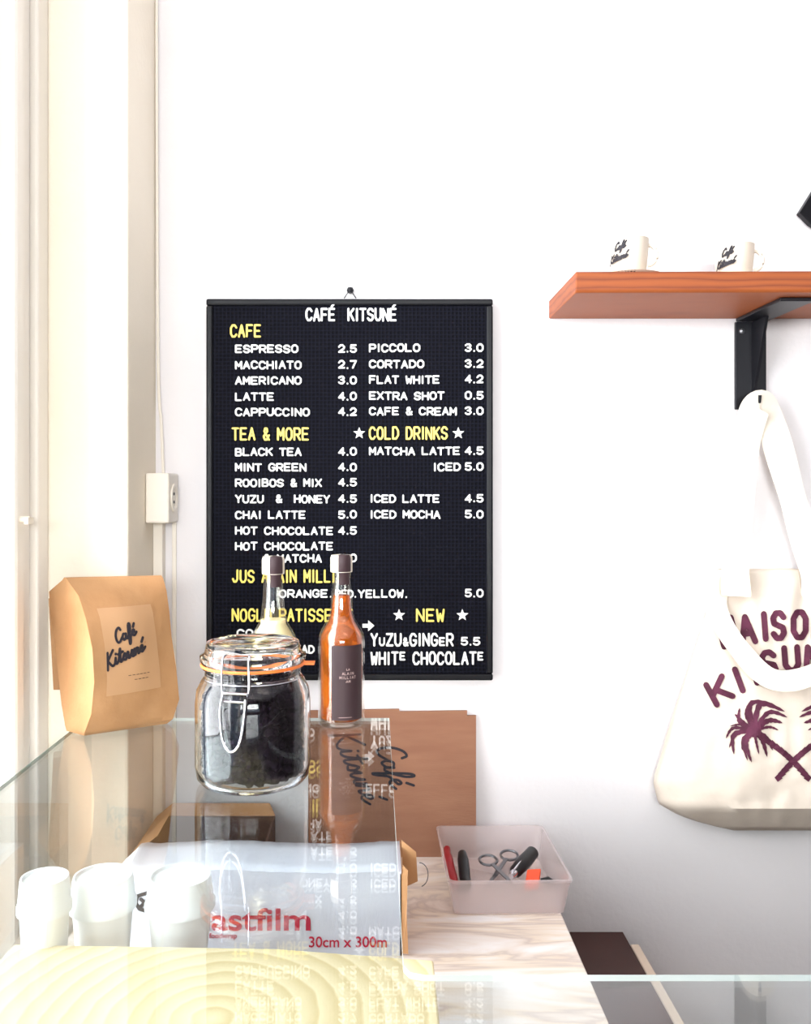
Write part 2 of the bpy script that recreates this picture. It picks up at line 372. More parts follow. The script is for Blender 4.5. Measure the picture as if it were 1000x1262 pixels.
# ================================================================== COUNTER
c = thing('marble_counter', (-.14, .7, 0), 'veined white marble worktop on a grey cabinet along the wall', 'counter')
LS = [(-.515,.12),(.239,.12),(.239,WY-.001),(-.334,WY-.001),(-.334,1.203),(-.438,1.203),(-.438,1.03),(-.515,1.03)]
obj('marble_slab', G().prism([(x,y,MZ-.02) for x,y in LS], (0,0,.02)), M['marble'], c, bevel=.002)
obj('cabinet_body', G().box(-.32, .225, .14, WY-.002, 0, MZ-.02), M['cab'], c)
c2 = thing('low_cabinet', (.31, .8, 0), 'low dark brown cabinet with cream edge strip, right of the marble worktop', 'cabinet')
obj('cabinet_top', G().box(.241, .374, .35, WY-.001, .765, .78), M['brown'], c2)
obj('cabinet_body', G().box(.243, .373, .37, WY-.001, 0, .765), M['brown'], c2)
e = obj('edge_strip', G().box(.3745, .387, .35, 1.315, 0, .7815), M['cream'], c2, bevel=.001); e['label'] = 'cream edge strip'
# glass case top
gc = thing('glass_counter', (-.18, .6, MZ), 'clear glass case with a wide glass top holding the jar and the bottles', 'display case')
T = .004
pts = [(-.382,.06),(1.25,.06),(1.25,.557),(.030,.557),(.021,.560),(.0172,.568),(.0172,1.178),(-.382,1.178)]
g = G(); n = len(pts)
g.add([(x,y,GZ) for x,y in pts]+[(x,y,GZ-T) for x,y in pts], [tuple(range(n)), tuple(range(n,2*n))[::-1]])
obj('glass_top', g, M['glass'], gc)
g = G().add([(x,y,GZ) for x,y in pts]+[(x,y,GZ-T) for x,y in pts], [(i,(i+1)%n,n+(i+1)%n,n+i) for i in range(n-1)])
obj('polished_edge', g, M['glass_edge'], gc)
g = G().box(-.3824, -.3816, .06, 1.178, GZ-T, GZ); o = obj('polished_edge', g, M['green_edge'], gc); o['label'] = 'dark green left edge of the glass'
obj('glass_side', G().box(-.382, -.376, .06, 1.178, MZ, GZ-T), M['glass'], gc)
fp = obj('shade_panel', G().box(-.375, 1.25, .07, .10, 0, GZ-T-.0002), M['cab']); tag(fp, 'added unseen grey panel shading the lower wall and carrying the near edge of the glass top', 'panel')  # unseen panel added to block light from the lower wall; also carries the glass

# wooden ringed board on a crate under the glass
def board_pts(z): return [(-.36,.30,z),(.048,.30,z),(.055,.858,z),(-.10,.880,z),(-.36,.888,z)]
wb = bpy.data.objects.new('wooden_crate', None); COL.objects.link(wb); wb.location = (0,0,MZ)
tag(wb, 'pale wooden crate with ringed grain top inside the glass case', 'crate')
g = G().prism(board_pts(.985), (0,0,.015)); obj('top_board', g, M['wood'], wb, bevel=.002)
for x0, x1 in ((-.345,-.33),(.02,.035)):
    obj('side_board', G().box(x0, x1, .31, .84, MZ, .985), M['wood'], wb)
obj('back_board', G().box(-.33, .02, .825, .84, MZ, .985), M['wood'], wb)

# ================================================================== MENU BOARD
BZ = 1.333
x0, z1 = at(254, 368, BZ).x, at(254, 368, BZ).z; x1, z0 = at(608, 839, BZ).x, at(608, 839, BZ).z
mb = thing('menu_board', ((x0+x1)/2, WY, z0), 'black peg letter menu board with white and yellow letters on the back wall', 'menu board')
fw = .010
g = G().box(x0, x1, BZ, WY-.0005, z1-fw, z1).box(x0, x1, BZ, WY-.0005, z0, z0+fw).box(x0, x0+fw, BZ, WY-.0005, z0+fw, z1-fw).box(x1-fw, x1, BZ, WY-.0005, z0+fw, z1-fw)
obj('frame', g, M['board'], mb, bevel=.0025)
obj('peg_panel', G().box(x0+fw, x1-fw, BZ+.003, WY-.002, z0+fw, z1-fw), M['peg'], mb)
hk = at(432, 360, WY)
g = G().tube([hk+Vector((0,-.012,-.004)), hk+Vector((0,-.012,.0)), hk+Vector((0,0,.0))], .003, 8)
g.lathe([(0,-.005),(.004,-.004),(.0055,0),(.004,.004),(0,.005)], hk+Vector((0,-.008,.001)), 12)
g.tube([hk+Vector((-.009,-.012,-.012)), hk+Vector((0,-.012,.002)), hk+Vector((.009,-.012,-.012))], .001, 6)
obj('hanging_hook', g, M['steel'], mb)
LY = BZ+.003
cache = {}
def letter(ch, px, py, wpx, hpx, yellow=False, wt=2.2):
    """one press-in letter, its lower left corner at pixel px,py on the board plane"""
    key = (ch, round(wpx, 1), hpx, yellow, wt); s = LY/F
    if key not in cache:
        st = [[(a*wpx*s, b*hpx*s) for a, b in q] for q in FONT[ch]]
        gg = stroke_geo(st, wt*s, -.0022, lambda x, y, d: Vector((x, d, y)))
        cache[key] = mesh('letter', gg, M['letter_y'] if yellow else M['letter_w'])
    p = at(px, py, LY)
    o = bpy.data.objects.new('letter', cache[key]); COL.objects.link(o); o.parent = mb
    o.location = p-Vector(mb.location)+Vector((0, -.0001, random.uniform(-.0004,.0004)))
    if yellow: o['label'] = 'yellow letter'
def text(s_, xa, xb, yc, h=8.4, yellow=False, wt=1.95, small=.5):
    n = len(s_); wd = []
    for ch in s_: wd.append({'I':.35, '.':.35, ' ':.65, 'u':.8, 'e':.8, '+':.75}.get(ch, 1))
    gap = .42 if h < 12 else .48
    unit = (xb-xa)/(sum(wd)+gap*(n-1)); x = xa
    for ch, q in zip(s_, wd):
        if ch != ' ':
            w_ = unit*q
            if ch in 'I.': letter(ch, x-unit*.5+w_/2, yc+h/2, unit, h, yellow, wt)
            elif ch in 'ue+': letter({'u':'U','e':'E','+':'&'}[ch], x, yc+h/2-(h*.38)*small, w_, round(h*.62, 1), yellow, wt*.85)
            else: letter(ch, x, yc+h/2, w_, h, yellow, wt)
        x += unit*(q+gap)
rows = [('ESPRESSO',291,367,430,'2.5'),('MACCHIATO',291,371,450,'2.7'),('AMERICANO',291,371,469,'3.0'),('LATTE',291,337,489,'4.0'),('CAPPUCCINO',291,381,508,'4.2'),
 ('BLACK TEA',291,371,557,'4.0'),('MINT GREEN',291,377,576,'4.0'),('ROOIBOS & MIX',291,396,595,'4.5'),('YUZU  &  HONEY',291,406,615,'4.5'),('CHAI LATTE',291,376,634.5,'5.0'),
 ('HOT CHOCOLATE',291,410,654,'4.5'),('HOT CHOCOLATE',291,410,673,None),('& MATCHA',326,396,688,'5.0')]
for t, a, b, y, pr in rows:
    text(t, a, b, y)
    if pr: text(pr, 418, 439, y-.5)
rows = [('PICCOLO',456,517,429,'3.0'),('CORTADO',456,522,449,'3.2'),('FLAT WHITE',456,541,468,'4.2'),('EXTRA SHOT',456,547,488,'0.5'),('CAFE & CREAM',456,562,507,'3.0'),
 ('MATCHA LATTE',456,566,556,'4.5'),('ICED',535,567,575.5,'5.0'),('ICED LATTE',457,541,614.5,'4.5'),('ICED MOCHA',457,542,634,'5.0')]
for t, a, b, y, pr in rows:
    text(t, a, b, y); text(pr, 574, 595, y-.5)
text('CAFÉ  KITSUNÉ', 378, 488, 388, 14, wt=2.4)
for t, a, b, y in (('CAFE',285,321,408),('TEA & MORE',287,380,535),('COLD DRINKS',456,551,534),('JUS ALAIN MILLIAT',287,432,710),('NOGLU PATISSERIE',287,434,758),('NEW',514,547,758)):
    text(t, a, b, y, 14, True, 2.25)
text('ORANGE.', 345, 409, 731.5); text('RED', 414, 435, 731.5); text('.YELLOW.', 437, 502, 731.5); text('5.0', 574, 595, 731)
text('COOKIE', 293, 350, 780); text('BANANA BREAD', 291, 387, 800)
text('YuZU+GINGeR', 458, 558, 788, 14, wt=2.35, small=0); text('5.5', 569, 591, 790)
text('WHITe CHOCOLATe', 458, 595, 811, 14, wt=2.35, small=1)
def star(px, py, r=7.5):
    p = at(px, py, LY); s = LY/F; pts = []
    for i in range(10):
        a = PI/2+i*PI/5; rr = r*s*(1 if i % 2 == 0 else .42); pts.append((rr*math.cos(a), -.0022, rr*math.sin(a)))
    gg = G(); nn = 10
    gg.add([(0,-.0022,0)]+pts+[(x,-.0001,z) for x,_,z in pts], [(0,1+i,1+(i+1)%nn) for i in range(nn)]+[(1+i,1+(i+1)%nn,11+(i+1)%nn,11+i) for i in range(nn)])
    o = bpy.data.objects.new('star', mesh('star', gg, M['letter_w'])); COL.objects.link(o); o.parent = mb; o.location = p-Vector(mb.location)
for q in ((443,534),(565,534),(492,758),(570,758)): star(*q)
s = LY/F; p = at(454, 771, LY)
gg = G().prism([(a*s,0,b*s) for a, b in ((-7,2.2),(0,2.2),(0,6.5),(7.5,0),(0,-6.5),(0,-2.2),(-7,-2.2))], (0,-.0022,0))
o = bpy.data.objects.new('arrow', mesh('arrow', gg, M['letter_w'])); COL.objects.link(o); o.parent = mb; o.location = p-Vector(mb.location)

# ================================================================== SHELF, BRACKET, CUPS
sb = at(677, 393, WY).z; st_ = sb+.0275
sh = thing('wooden_shelf', (.7, WY, sb), 'thick orange-brown timber wall shelf carrying two white espresso cups', 'shelf')
g = G(); xa, xb = .262, 1.45; yf = 1.172; ch = .010
sec = lambda x, yfo: [(x, yfo+ch*.3, sb), (x, WY-.0005, sb), (x, WY-.0005, st_), (x, yfo, st_), (x, yfo-.0, sb+.003)]
a = sec(xa, yf); b = sec(xb, yf-.012)
g.add(a+b, [(0,1,2,3,4),(9,8,7,6,5)]+[(i,(i+1)%5,5+(i+1)%5,5+i) for i in range(5)])
obj('timber_plank', g, M['shelf'], sh, bevel=.0015)
br = thing('shelf_bracket', (.56, WY, 1.57), 'black steel angle bracket under the timber shelf, tote bag hung on it', 'bracket')
bx0, bx1 = at(905, 0, WY).x, at(943, 0, WY).x; bz = at(0, 505, WY).z
obj('wall_plate', G().box(bx0, bx1, WY-.006, WY-.0005, bz, sb-.0055), M['steel'], br, bevel=.001)
obj('shelf_plate', G().box(bx0, bx1, 1.20, WY-.0065, sb-.0055, sb-.0005), M['steel'], br, bevel=.001)
obj('shelf_plate', G().box(bx1, bx1+.06, 1.214, 1.222, sb-.004, sb-.0005), M['steel'], br)
g = G().prism([(bx1-.022, WY-.006, bz+.012), (bx1-.022, WY-.006, sb-.006), (bx1-.022, 1.30, sb-.006)], (.004,0,0)); obj('gusset', g, M['steel'], br)
g = G().lathe([(0,-.003),(.004,-.002),(.005,0)], (0,0,0), 14).xf(Matrix.Translation(at(915,408,WY-.006)) @ Matrix.Rotation(-PI/2, 4, 'X'))
obj('screw', g, M['screw'], br, smooth=True)
g = G().lathe([(0,-.003),(.003,-.002),(.004,0)], (bx1+.025, 1.218, sb-.0045), 14); obj('screw', g, M['screw'], br, smooth=True)
hb = at(925, 506, WY)     # hook prong
g = G().tube([hb+Vector((.0,0,.012)), hb+Vector((0,-.022,.008)), hb+Vector((0,-.032,.01)), hb+Vector((0,-.034,.02))], .0028, 8); obj('hook', g, M['steel'], br, smooth=True)

def cup(px, py, y, label, ang):
    c0 = at(px, py, y); c0.z = st_+.0
    s_ = y/F
    t = thing('espresso_cup', c0+Vector((0,0,.0052)), label, 'cup', 'white espresso cups on the shelf')
    r = .0275; h = .053
    prof = [(0,0),(.016,0),(.019,.002),(.0235,.008),(r*.97,.036),(r,h),(r-.002,h+.0005),(r-.003,h-.001),(.021,.008),(0,.005)]
    obj('cup_body', G().lathe(prof, (0,0,0), 40), M['china'], t, smooth=True, world=False)
    arc = [Vector((r-.002+.012*math.sin(a), 0, .030+.014*math.cos(a))) for a in [PI*i/10 for i in range(11)]]
    hd = obj('handle', G().tube(arc, .0028, 8).xf(Matrix.Rotation(-.35, 4, 'Z')), M['china'], t, smooth=True, world=False)
    k = .0044
    def onc(strk, ox, oz):
        def fm(x, y, d):
            xx = x*k*.92+ox; zz = y*k+oz+xx*.25; an = ang+xx/r
            rr = r*(.93+.07*min(1,max(0,(zz+.02)/.04)))+.0004+d
            return Vector((rr*math.sin(an), -rr*math.cos(an), zz))
        return stroke_geo(script(strk), .55, .0001, fm)
    gg = onc(SCRIPT1, -.007, .035); g2 = onc(SCRIPT2, -.016, .021); gg.add(g2.v, g2.f)
    obj('printed_logo', gg, M['ink'], t, world=False)
    u = thing('saucer', c0, label.replace('espresso cup','saucer').replace('with script logo', 'with dark rim print').replace('on a saucer','holding a cup'), 'saucer', 'saucers on the shelf')
    obj('plate', G().lathe([(0,0),(.022,0),(.024,.001),(.046,.006),(.047,.007),(.045,.0075),(.024,.004),(.018,.005),(0,.005)], (0,0,0), 48), M['saucer'], u, smooth=True, world=False)
    gg = G()
    for i in range(6):
        a = -2.15+i*.09; gg.add([(rr*math.cos(a+da), rr*math.sin(a+da), zz) for rr, zz in ((.0405,.0052),(.0462,.0066)) for da in (0,.06)]+[(rr*math.cos(a+da), rr*math.sin(a+da), zz-.0005) for rr, zz in ((.0405,.0052),(.0462,.0066)) for da in (0,.06)], [(0,1,3,2),(4,6,7,5),(0,2,6,4),(1,5,7,3),(2,3,7,6),(0,4,5,1)])
    obj('rim_print', gg, M['ink'], u, world=False)
cup(775, 335, 1.235, 'white espresso cup with script logo on a saucer, nearest the shelf\'s left end', -.75)
cup(905, 335, 1.265, 'white espresso cup with script logo on a saucer, above the shelf bracket', -.75)
# black tilted sign at the right
g = G().prism([at(986,262,1.34), at(1000,240,1.34), at(1060,146,1.34), at(1130,196,1.34), at(1052,309,1.34), at(1000,276,1.34)], (0,.012,0))
sg = obj('hanging_sign', g, M['board'], bevel=.001); tag(sg, 'black tilted panel on the wall above the timber shelf', 'sign')

# ================================================================== TOTE BAG
tb = thing('tote_bag', at(978, 1022, 1.31), 'cream cotton tote bag with plum palm tree print hanging below the shelf bracket', 'bag')
rowsd = [ # py, left px, right px, front depth, edge depth
 (702, 884, 1072, 1.332, 1.347), (735, 876, 1080, 1.322, 1.346), (770, 866, 1090, 1.314, 1.345), (820, 850, 1106, 1.304, 1.343), (870, 834, 1122, 1.296, 1.341),
 (920, 819, 1137, 1.289, 1.338), (965, 806, 1150, 1.283, 1.334), (990, 812, 1144, 1.281, 1.330), (998, 826, 1130, 1.279, 1.330), (1002, 833, 1123, 1.290, 1.331), (1010, 852, 1104, 1.303, 1.335), (1017, 878, 1078, 1.318, 1.337), (1023, 905, 1051, 1.330, 1.338)]
def lerp(a, b, t): return a+(b-a)*t
def bag_row(py):
    for i in range(len(rowsd)-1):
        if rowsd[i][0] <= py <= rowsd[i+1][0]:
            t = (py-rowsd[i][0])/(rowsd[i+1][0]-rowsd[i][0]); return [lerp(a, b, t) for a, b in zip(rowsd[i], rowsd[i+1])]
    return list(rowsd[0] if py < rowsd[0][0] else rowsd[-1])
def bag_depth(px, py):
    r = bag_row(py); u = max(0, min(1, (px-r[1])/(r[2]-r[1])))
    k = min(1, (4*u*(1-u))**.55)
    d = lerp(r[4], r[3], k)
    d += .009*k*noise.noise(Vector((px*.022, py*.011, 1.7)))+.004*k*noise.noise(Vector((px*.07, py*.03, 5.1)))
    d += .0022*k*noise.noise(Vector((px*.05+py*.05, py*.09, 9.3)))*max(0, (py-880)/100)
    if py < 800: d += .004*k*math.sin(px*.16)*(800-py)/100
    return d
rr = []
NP = 44
for j in range(61):
    py = 702+321*j/60; r = bag_row(py)
    rr.append([at(lerp(r[1], r[2], i/NP), py, bag_depth(lerp(r[1], r[2], i/NP), py)) for i in range(NP+1)])
g = G().grid(rr)
back = [[Vector((a.x, 1.3495 if 0 < i < NP else a.y, a.z)) for i, a in enumerate(q)] for q in rr]
bb = G().grid(back)
obj('front_panel', g, M['canvas'], tb, smooth=True, solid=.0012)
obj('back_panel', bb, M['canvas'], tb, smooth=True, solid=.0008)
def strap(pts, wd, name='handle_strap', n=8, twist=None):
    P = smoothline(pts, n); rows_ = []
    for i, p in enumerate(P):
        t = (P[min(i+1,len(P)-1)]-P[max(i-1,0)]).normalized(); side = t.cross(Vector((0,1,0))).normalized()
        side = (side+Vector((0,.15*math.sin(i*.5),0))).normalized()
        rows_.append([p-side*wd/2, p-side*wd/6, p+side*wd/6, p+side*wd/2])
    obj(name, G().grid(rows_), M['strap'], tb, solid=.0014)
strap([at(908,735,1.314), at(907,700,1.322), at(913,600,1.326), at(924,530,1.325), at(933,500,1.322), at(946,507,1.328), at(962,560,1.330), at(985,640,1.333), at(1002,700,1.330), at(1006,740,1.32)], .042)
dd = .012
strap([at(892,712,bag_depth(892,712)-dd*.5), at(884,750,bag_depth(884,752)-dd), at(908,795,1.292), at(950,836,1.283), at(1000,832,1.280), at(1045,795,1.287), at(1070,720,1.32)], .030)
def onbag(x, y, d): return at(x, y, bag_depth(x, y)-.0018-d)
def bag_letter(ch, cx_, cy_, w_, h_, rot, wt=7.4):
    c_, s_ = math.cos(rot), math.sin(rot); st = []
    for q in FONT[ch]:
        L = []
        for i, (a, b) in enumerate(q):
            x = (a-.5)*w_; y = -(b-.5)*h_; L.append((cx_+x*c_-y*s_, cy_+x*s_+y*c_))
        L2 = [L[0]]
        for u, v in zip(L, L[1:]):
            for k in (1,2,3): L2.append((lerp(u[0],v[0],k/3), lerp(u[1],v[1],k/3)))
        st.append(L2)
    return stroke_geo(st, wt, .0003, onbag)
g = G()
for ch, x, y, w_, h_, r in (('M',897,779,17,33,-.26),('A',921,776,16,32,-.16),('I',943,772,10,31,-.08),('S',960,771,13,31,-.04),('O',986,770,15,31,0),('N',1012,771,15,31,.05),
        ('K',887,851,22,28,-.50),('I',911,838,12,28,-.36),('T',930,828,16,28,-.26),('S',948,818,15,28,-.16),('U',976,812,16,28,-.08),('N',1003,812,16,28,.06),('É',1030,818,14,28,.16)):
    q = bag_letter(ch, x, y, w_, h_, r); g.add(q.v, q.f)
obj('printed_words', g, M['plum'], tb)
def palm(mir):
    g = G(); X = lambda x: (1956-x) if mir else x
    c0 = (930, 901)
    ends = [((899,922),(908,905),6),((922,938),(916,912),6),((953,925),(944,908),7),((971,884),(948,878),8),((906,880),(914,888),6),((935,864),(921,876),6),((895,910),(905,897),6),((905,930),(905,905),8),((927,940),(920,915),8),((946,933),(940,912),8),((936,930),(932,912),5),((915,925),(917,910),5),((900,895),(914,893),4),
            ((912,872),(912,890),7),((922,868),(920,882),5),((950,866),(925,868),9),((968,877),(938,868),10),((965,891),(948,888),9),((960,900),(948,896),5)]
    for e, m_, wd in ends:
        P = smoothline([(c0[0],c0[1],0),(m_[0],m_[1],0),(e[0],e[1],0)], 7); N = len(P); A = []; B = []
        for i, p in enumerate(P):
            t = (P[min(i+1,N-1)]-P[max(i-1,0)]); t = t.normalized() if t.length else Vector((1,0,0)); nn = Vector((-t.y,t.x,0))
            hw = wd*.40*math.sin(PI*min(1,(i+2)/(N+1)))**.7*(1-.25*(i % 2))
            A.append(p+nn*hw); B.append(p-nn*hw)
        vs = [onbag(X(p.x), p.y, .0002) for p in A]+[onbag(X(p.x), p.y, .0002) for p in B]
        g.add(vs, [(i,i+1,N+i+1,N+i) for i in range(N-1)])
    ring = [onbag(X(c0[0]+9*math.cos(a)), c0[1]+8*math.sin(a), .0003) for a in [i*PI/6 for i in range(12)]]
    g.add(ring, [tuple(range(12))])
    n = 13
    for i in range(n):
        t = i/n; x = lerp(934, 999, t)+4*math.sin(t*PI); y = lerp(904, 962, t)-2*math.sin(t*PI)
        pts = [(x-4.0,y+2.2),(x+.6,y-4.2),(x+6.0,y+1.2),(x+2,y+6.6)]
        g.add([onbag(X(a), b, .0003) for a, b in pts], [(0,1,2,3)])
    return g
for mir in (0, 1): obj('printed_palm', palm(mir), M['plum'], tb)

# ================================================================== WALL SOCKET + CABLES
so = thing('wall_socket', (-.335, 1.32, at(0,645,1.29).z), 'cream surface-mounted socket box on the pier beside the menu board', 'socket')
zt, zb = at(0,583,1.29).z, at(0,645,1.29).z
obj('socket_box', G().box(-.3345, -.300, 1.2906, 1.3525, zb, zt), M['white_plastic'], so, bevel=.003)
g = G().lathe([(.021,0),(.021,.002),(.017,.0025),(.015,.001),(.015,0)], (0,0,0), 28).xf(Matrix.Translation((-.3,1.322,(zt+zb)/2)) @ Matrix.Rotation(PI/2, 4, 'Y'))
obj('socket_ring', g, M['white_plastic'], so, smooth=True)
for dz in (-.006, .006):
    g = G().lathe([(0,0),(.0022,0),(.0022,.001),(0,.001)], (0,0,0), 10).xf(Matrix.Translation((-.3,1.322,(zt+zb)/2+dz)) @ Matrix.Rotation(PI/2, 4, 'Y'))
    obj('pin_hole', g, M['black_plastic'], so)
cb = obj('wall_cable', G().tube(smoothline([(-.331,1.347,2.99),(-.332,1.348,2.2),(-.330,1.349,1.66),(-.325,1.349,1.55),(-.322,1.349,zt+.001)], 5), .0022, 8), M['white_plastic'], smooth=True)
tag(cb, 'thin cream cable running down the corner into the socket box', 'cable')
tk = obj('cable_trunking', G().box(-.3345, -.320, 1.335, 1.3545, MZ+.001, zb-.0005).box(-.309, -.303, 1.349, 1.3545, MZ+.001, zb-.0005), M['white_plastic'], bevel=.001)
tag(tk, 'cream cable trunking running down below the socket box', 'trunking')

# ================================================================== KRAFT COFFEE BAG
kb = thing('coffee_bag', (-.33, 1.13, GZ), 'full brown kraft paper coffee bag with script print on the glass top', 'coffee bag')
# level: (Z, FL(px,y), FR(px,y), BR(px,y), BL(px,y))
lv = [(0.000,(104,1.094),(206,1.150),(198,1.174),(82,1.116)),
      (0.006,(104,1.086),(214,1.150),(203,1.182),(79,1.118)),
      (0.030,(112,1.078),(221,1.156),(212,1.188),(76,1.128)),
      (0.070,(116,1.074),(217,1.158),(210,1.190),(71,1.142)),
      (0.110,(114,1.076),(212,1.160),(206,1.188),(67,1.150)),
      (0.145,(107,1.086),(208,1.160),(203,1.180),(62,1.152)),
      (0.170,(97,1.104),(205,1.160),(203,1.172),(61,1.150)),
      (0.186,(84,1.128),(200,1.160),(200,1.163),(76,1.138)),
      (0.190,(81,1.133),(199,1.160),(199,1.1615),(79,1.135))]
def bagring(k):
    Z, a, b, c_, d = lv[k]; cs = [Vector(((q[0]-CX)*q[1]/F, q[1], GZ+Z)) for q in (a, b, c_, d)]; out = []
    m = sum(cs, Vector())/4
    for i in range(4):
        for t in range(10):
            u = t/10; p = cs[i].lerp(cs[(i+1) % 4], u)
            bul = math.sin(PI*u)*(.006 if 1 < k < 6 else (.003 if k in (1,6) else 0))*(.9 if i % 2 == 0 else -.3)
            dd_ = (p-m); dd_.z = 0
            if dd_.length: p = p+dd_.normalized()*bul
            p = p+Vector((noise.noise(p*38), noise.noise(p*38+Vector((5,2,1))), 0))*(.0022+.0016*max(0,1-Z/.05))*(1 if 0 < k < 8 else 0)
            out.append(p)
    return out
NR = 25; rings = []
for j in range(NR):
    t = j/(NR-1)*(len(lv)-1); k = min(int(t), len(lv)-2); f_ = t-k
    A, B = bagring(k), bagring(k+1); rings.append([a.lerp(b, f_) for a, b in zip(A, B)])
g = G()
for r_ in rings: g.v += r_
for j in range(NR-1):
    for i in range(40): g.f.append((j*40+i, j*40+(i+1) % 40, (j+1)*40+(i+1) % 40, (j+1)*40+i))
g.f.append(tuple(range(40))[::-1]); g.f.append(tuple((NR-1)*40+i for i in range(40)))
obj('bag_body', g, M['kraft'], kb, smooth=True)
# folded top flap behind the ridge
f0 = [at(80,719,1.1360), at(199,719,1.1625)]; f1 = [at(60,738,1.1600), at(198,742,1.182)]; f2 = [at(66,850,1.164), at(204,850,1.196)]
g = G().grid([f0, f1, f2]); obj('folded_flap', g, M['kraft'], kb, solid=.0015)
# print: sits on the front face between front-left and front-right
def front_pt(u, Z):
    for k in range(len(lv)-1):
        if lv[k][0] <= Z <= lv[k+1][0]:
            t = (Z-lv[k][0])/(lv[k+1][0]-lv[k][0])
            A, B = bagring(k), bagring(k+1); break
    x = max(0, min(9.999, u*10)); i = int(x); f_ = x-i
    pa = A[i].lerp(A[i+1], f_); pb = B[i].lerp(B[i+1], f_)
    p = pa.lerp(pb, t); return p
def bagprint(strk, u0, Z0, k, rot=.33, wt=.42, scr=True):
    c_, s_ = math.cos(rot), math.sin(rot)
    def fm(x, y, d):
        X, Y = x*k, y*k; X, Y = X*c_-Y*s_, X*s_+Y*c_
        return front_pt(u0+X/.115, Z0+Y)+Vector((.45,-.89,0))*(.0012+d)
    return stroke_geo(script(strk) if scr else strk, wt, .0002, fm)
g = bagprint(SCRIPT1, .30, .112, .0070, .34); q = bagprint(SCRIPT2, .17, .083, .0077, .34); g.add(q.v, q.f)
q = bagprint([[(i*.9, 0), (i*.9+.55, 0)] for i in range(6)], .40, .072, .0050, 0, .12, False); g.add(q.v, q.f)
q = bagprint([[(i*.9, 0), (i*.9+.55, 0)] for i in range(4)], .46, .066, .0050, 0, .12, False); g.add(q.v, q.f)
obj('printed_logo', g, M['ink'], kb)
lb = G().grid([[front_pt(.16+.60*i/10, .050+.105*j/10)+Vector((.45,-.89,0))*.0007 for i in range(11)] for j in range(11)])
o = obj('paper_label', lb, M['kraft_label'], kb, smooth=True); o['label'] = 'slightly lighter square paper label'

# ================================================================== JAR + BEANS
jx, jy = (312-CX)*.927/F, .927
jr = thing('clip_top_jar', (jx, jy, GZ), 'clip-top glass jar of dark coffee beans with orange rubber seal', 'jar')
body = [(0,.003),(.046,.001),(.053,.002),(.0575,.007),(.0595,.02),(.0595,.082),(.0580,.096),(.0530,.106),(.0495,.111),(.0490,.118),(.0520,.1185),(.0520,.1205)]
inner = [(.0485,.1205),(.0460,.111),(.050,.104),(.0550,.094),(.0565,.082),(.0565,.02),(.0545,.010),(.050,.006),(0,.006)]
obj('jar_body', G().lathe(body+inner, (0,0,0), 56), M['jar'], jr, smooth=True, world=False)
obj('rubber_seal', G().lathe([(.046,.1207),(.0535,.1207),(.0540,.1220),(.0535,.1235),(.046,.1235),(.046,.1207)], (0,0,0), 48).box(.050,.064,-.007,.007,.1212,.1230), M['rubber'], jr, world=False)
lidp = [(.048,.1237),(.0530,.1239),(.0545,.127),(.0545,.131),(.0500,.134),(.0485,.141),(.0475,.1445),(.044,.1455),(.040,.1435),(0,.143)]
lid2 = [(0,.140),(.040,.1405),(.045,.138),(.047,.130),(.048,.1237)]
obj('jar_lid', G().lathe(lidp+lid2, (0,0,0), 56), M['jar'], jr, smooth=True, world=False)
# wire bail on the front-left
A_ = -PI/2-.18
def cyl(r, a, z): return Vector((r*math.cos(A_+a), r*math.sin(A_+a), z))
g = G()
for sgn in (-1, 1):
    g.tube(smoothline([cyl(.0560,.24*sgn,.134), cyl(.0565,.25*sgn,.122), cyl(.0560,.25*sgn,.108), cyl(.0575,.23*sgn,.101)], 5), .0011, 8)
    g.tube(smoothline([cyl(.0560,.24*sgn,.134), cyl(.0540,.25*sgn,.137), cyl(.050,.24*sgn,.139)], 4), .0011, 8)
g.tube([cyl(.0590,.20*math.cos(t) if False else .22*x, z) for x, z in ((-1,.103),(-1,.095),(1,.095),(1,.103),(-1,.103))], .0013, 8)
g.tube(smoothline([cyl(.0610,-.20,.098), cyl(.0640,-.20,.085), cyl(.0655,-.15,.062), cyl(.0655,-.06,.050), cyl(.0655,.05,.050), cyl(.0655,.14,.062), cyl(.0640,.19,.085), cyl(.0610,.20,.098)], 6), .0013, 8)
obj('wire_clip', g, M['chrome'], jr, smooth=True, world=False)
g = G().tube([Vector((.0500*math.cos(a), .0500*math.sin(a), .1085)) for a in [2*PI*i/48 for i in range(48)]], .0009, 6, closed=True)
obj('wire_band', g, M['chrome'], jr, smooth=True, world=False)
# beans
g = G(); rnd = random.Random(3)
ico = bmesh.new(); bmesh.ops.create_uvsphere(ico, u_segments=7, v_segments=5, radius=1)
iv = [v.co.copy() for v in ico.verts]; ifc = [tuple(v.index for v in f.verts) for f in ico.faces]; ico.free()
def bean(c_):
    R = Matrix.Rotation(rnd.uniform(0,6.3),4,'Z') @ Matrix.Rotation(rnd.uniform(0,6.3),4,'X') @ Matrix.Rotation(rnd.uniform(0,6.3),4,'Y')
    a, b, h = .0062*rnd.uniform(.85,1.1), .0046, .0032
    g.add([c_+R @ Vector((v.x*a, v.y*b, v.z*h)) for v in iv], ifc)
def rin(z): return .0498-(.0055*max(0, (.018-z)/.018))-(max(0, z-.082)*.35)
for k in range(900):
    z = rnd.uniform(.012, .092); r_ = rin(z)-abs(rnd.gauss(0,.0025)); a = rnd.uniform(0, 2*PI)
    bean(Vector((r_*math.cos(a), r_*math.sin(a), z)))
for k in range(260):
    r_ = .044*math.sqrt(rnd.random()); a = rnd.uniform(0, 2*PI); bean(Vector((r_*math.cos(a), r_*math.sin(a), rnd.uniform(.089,.096))))
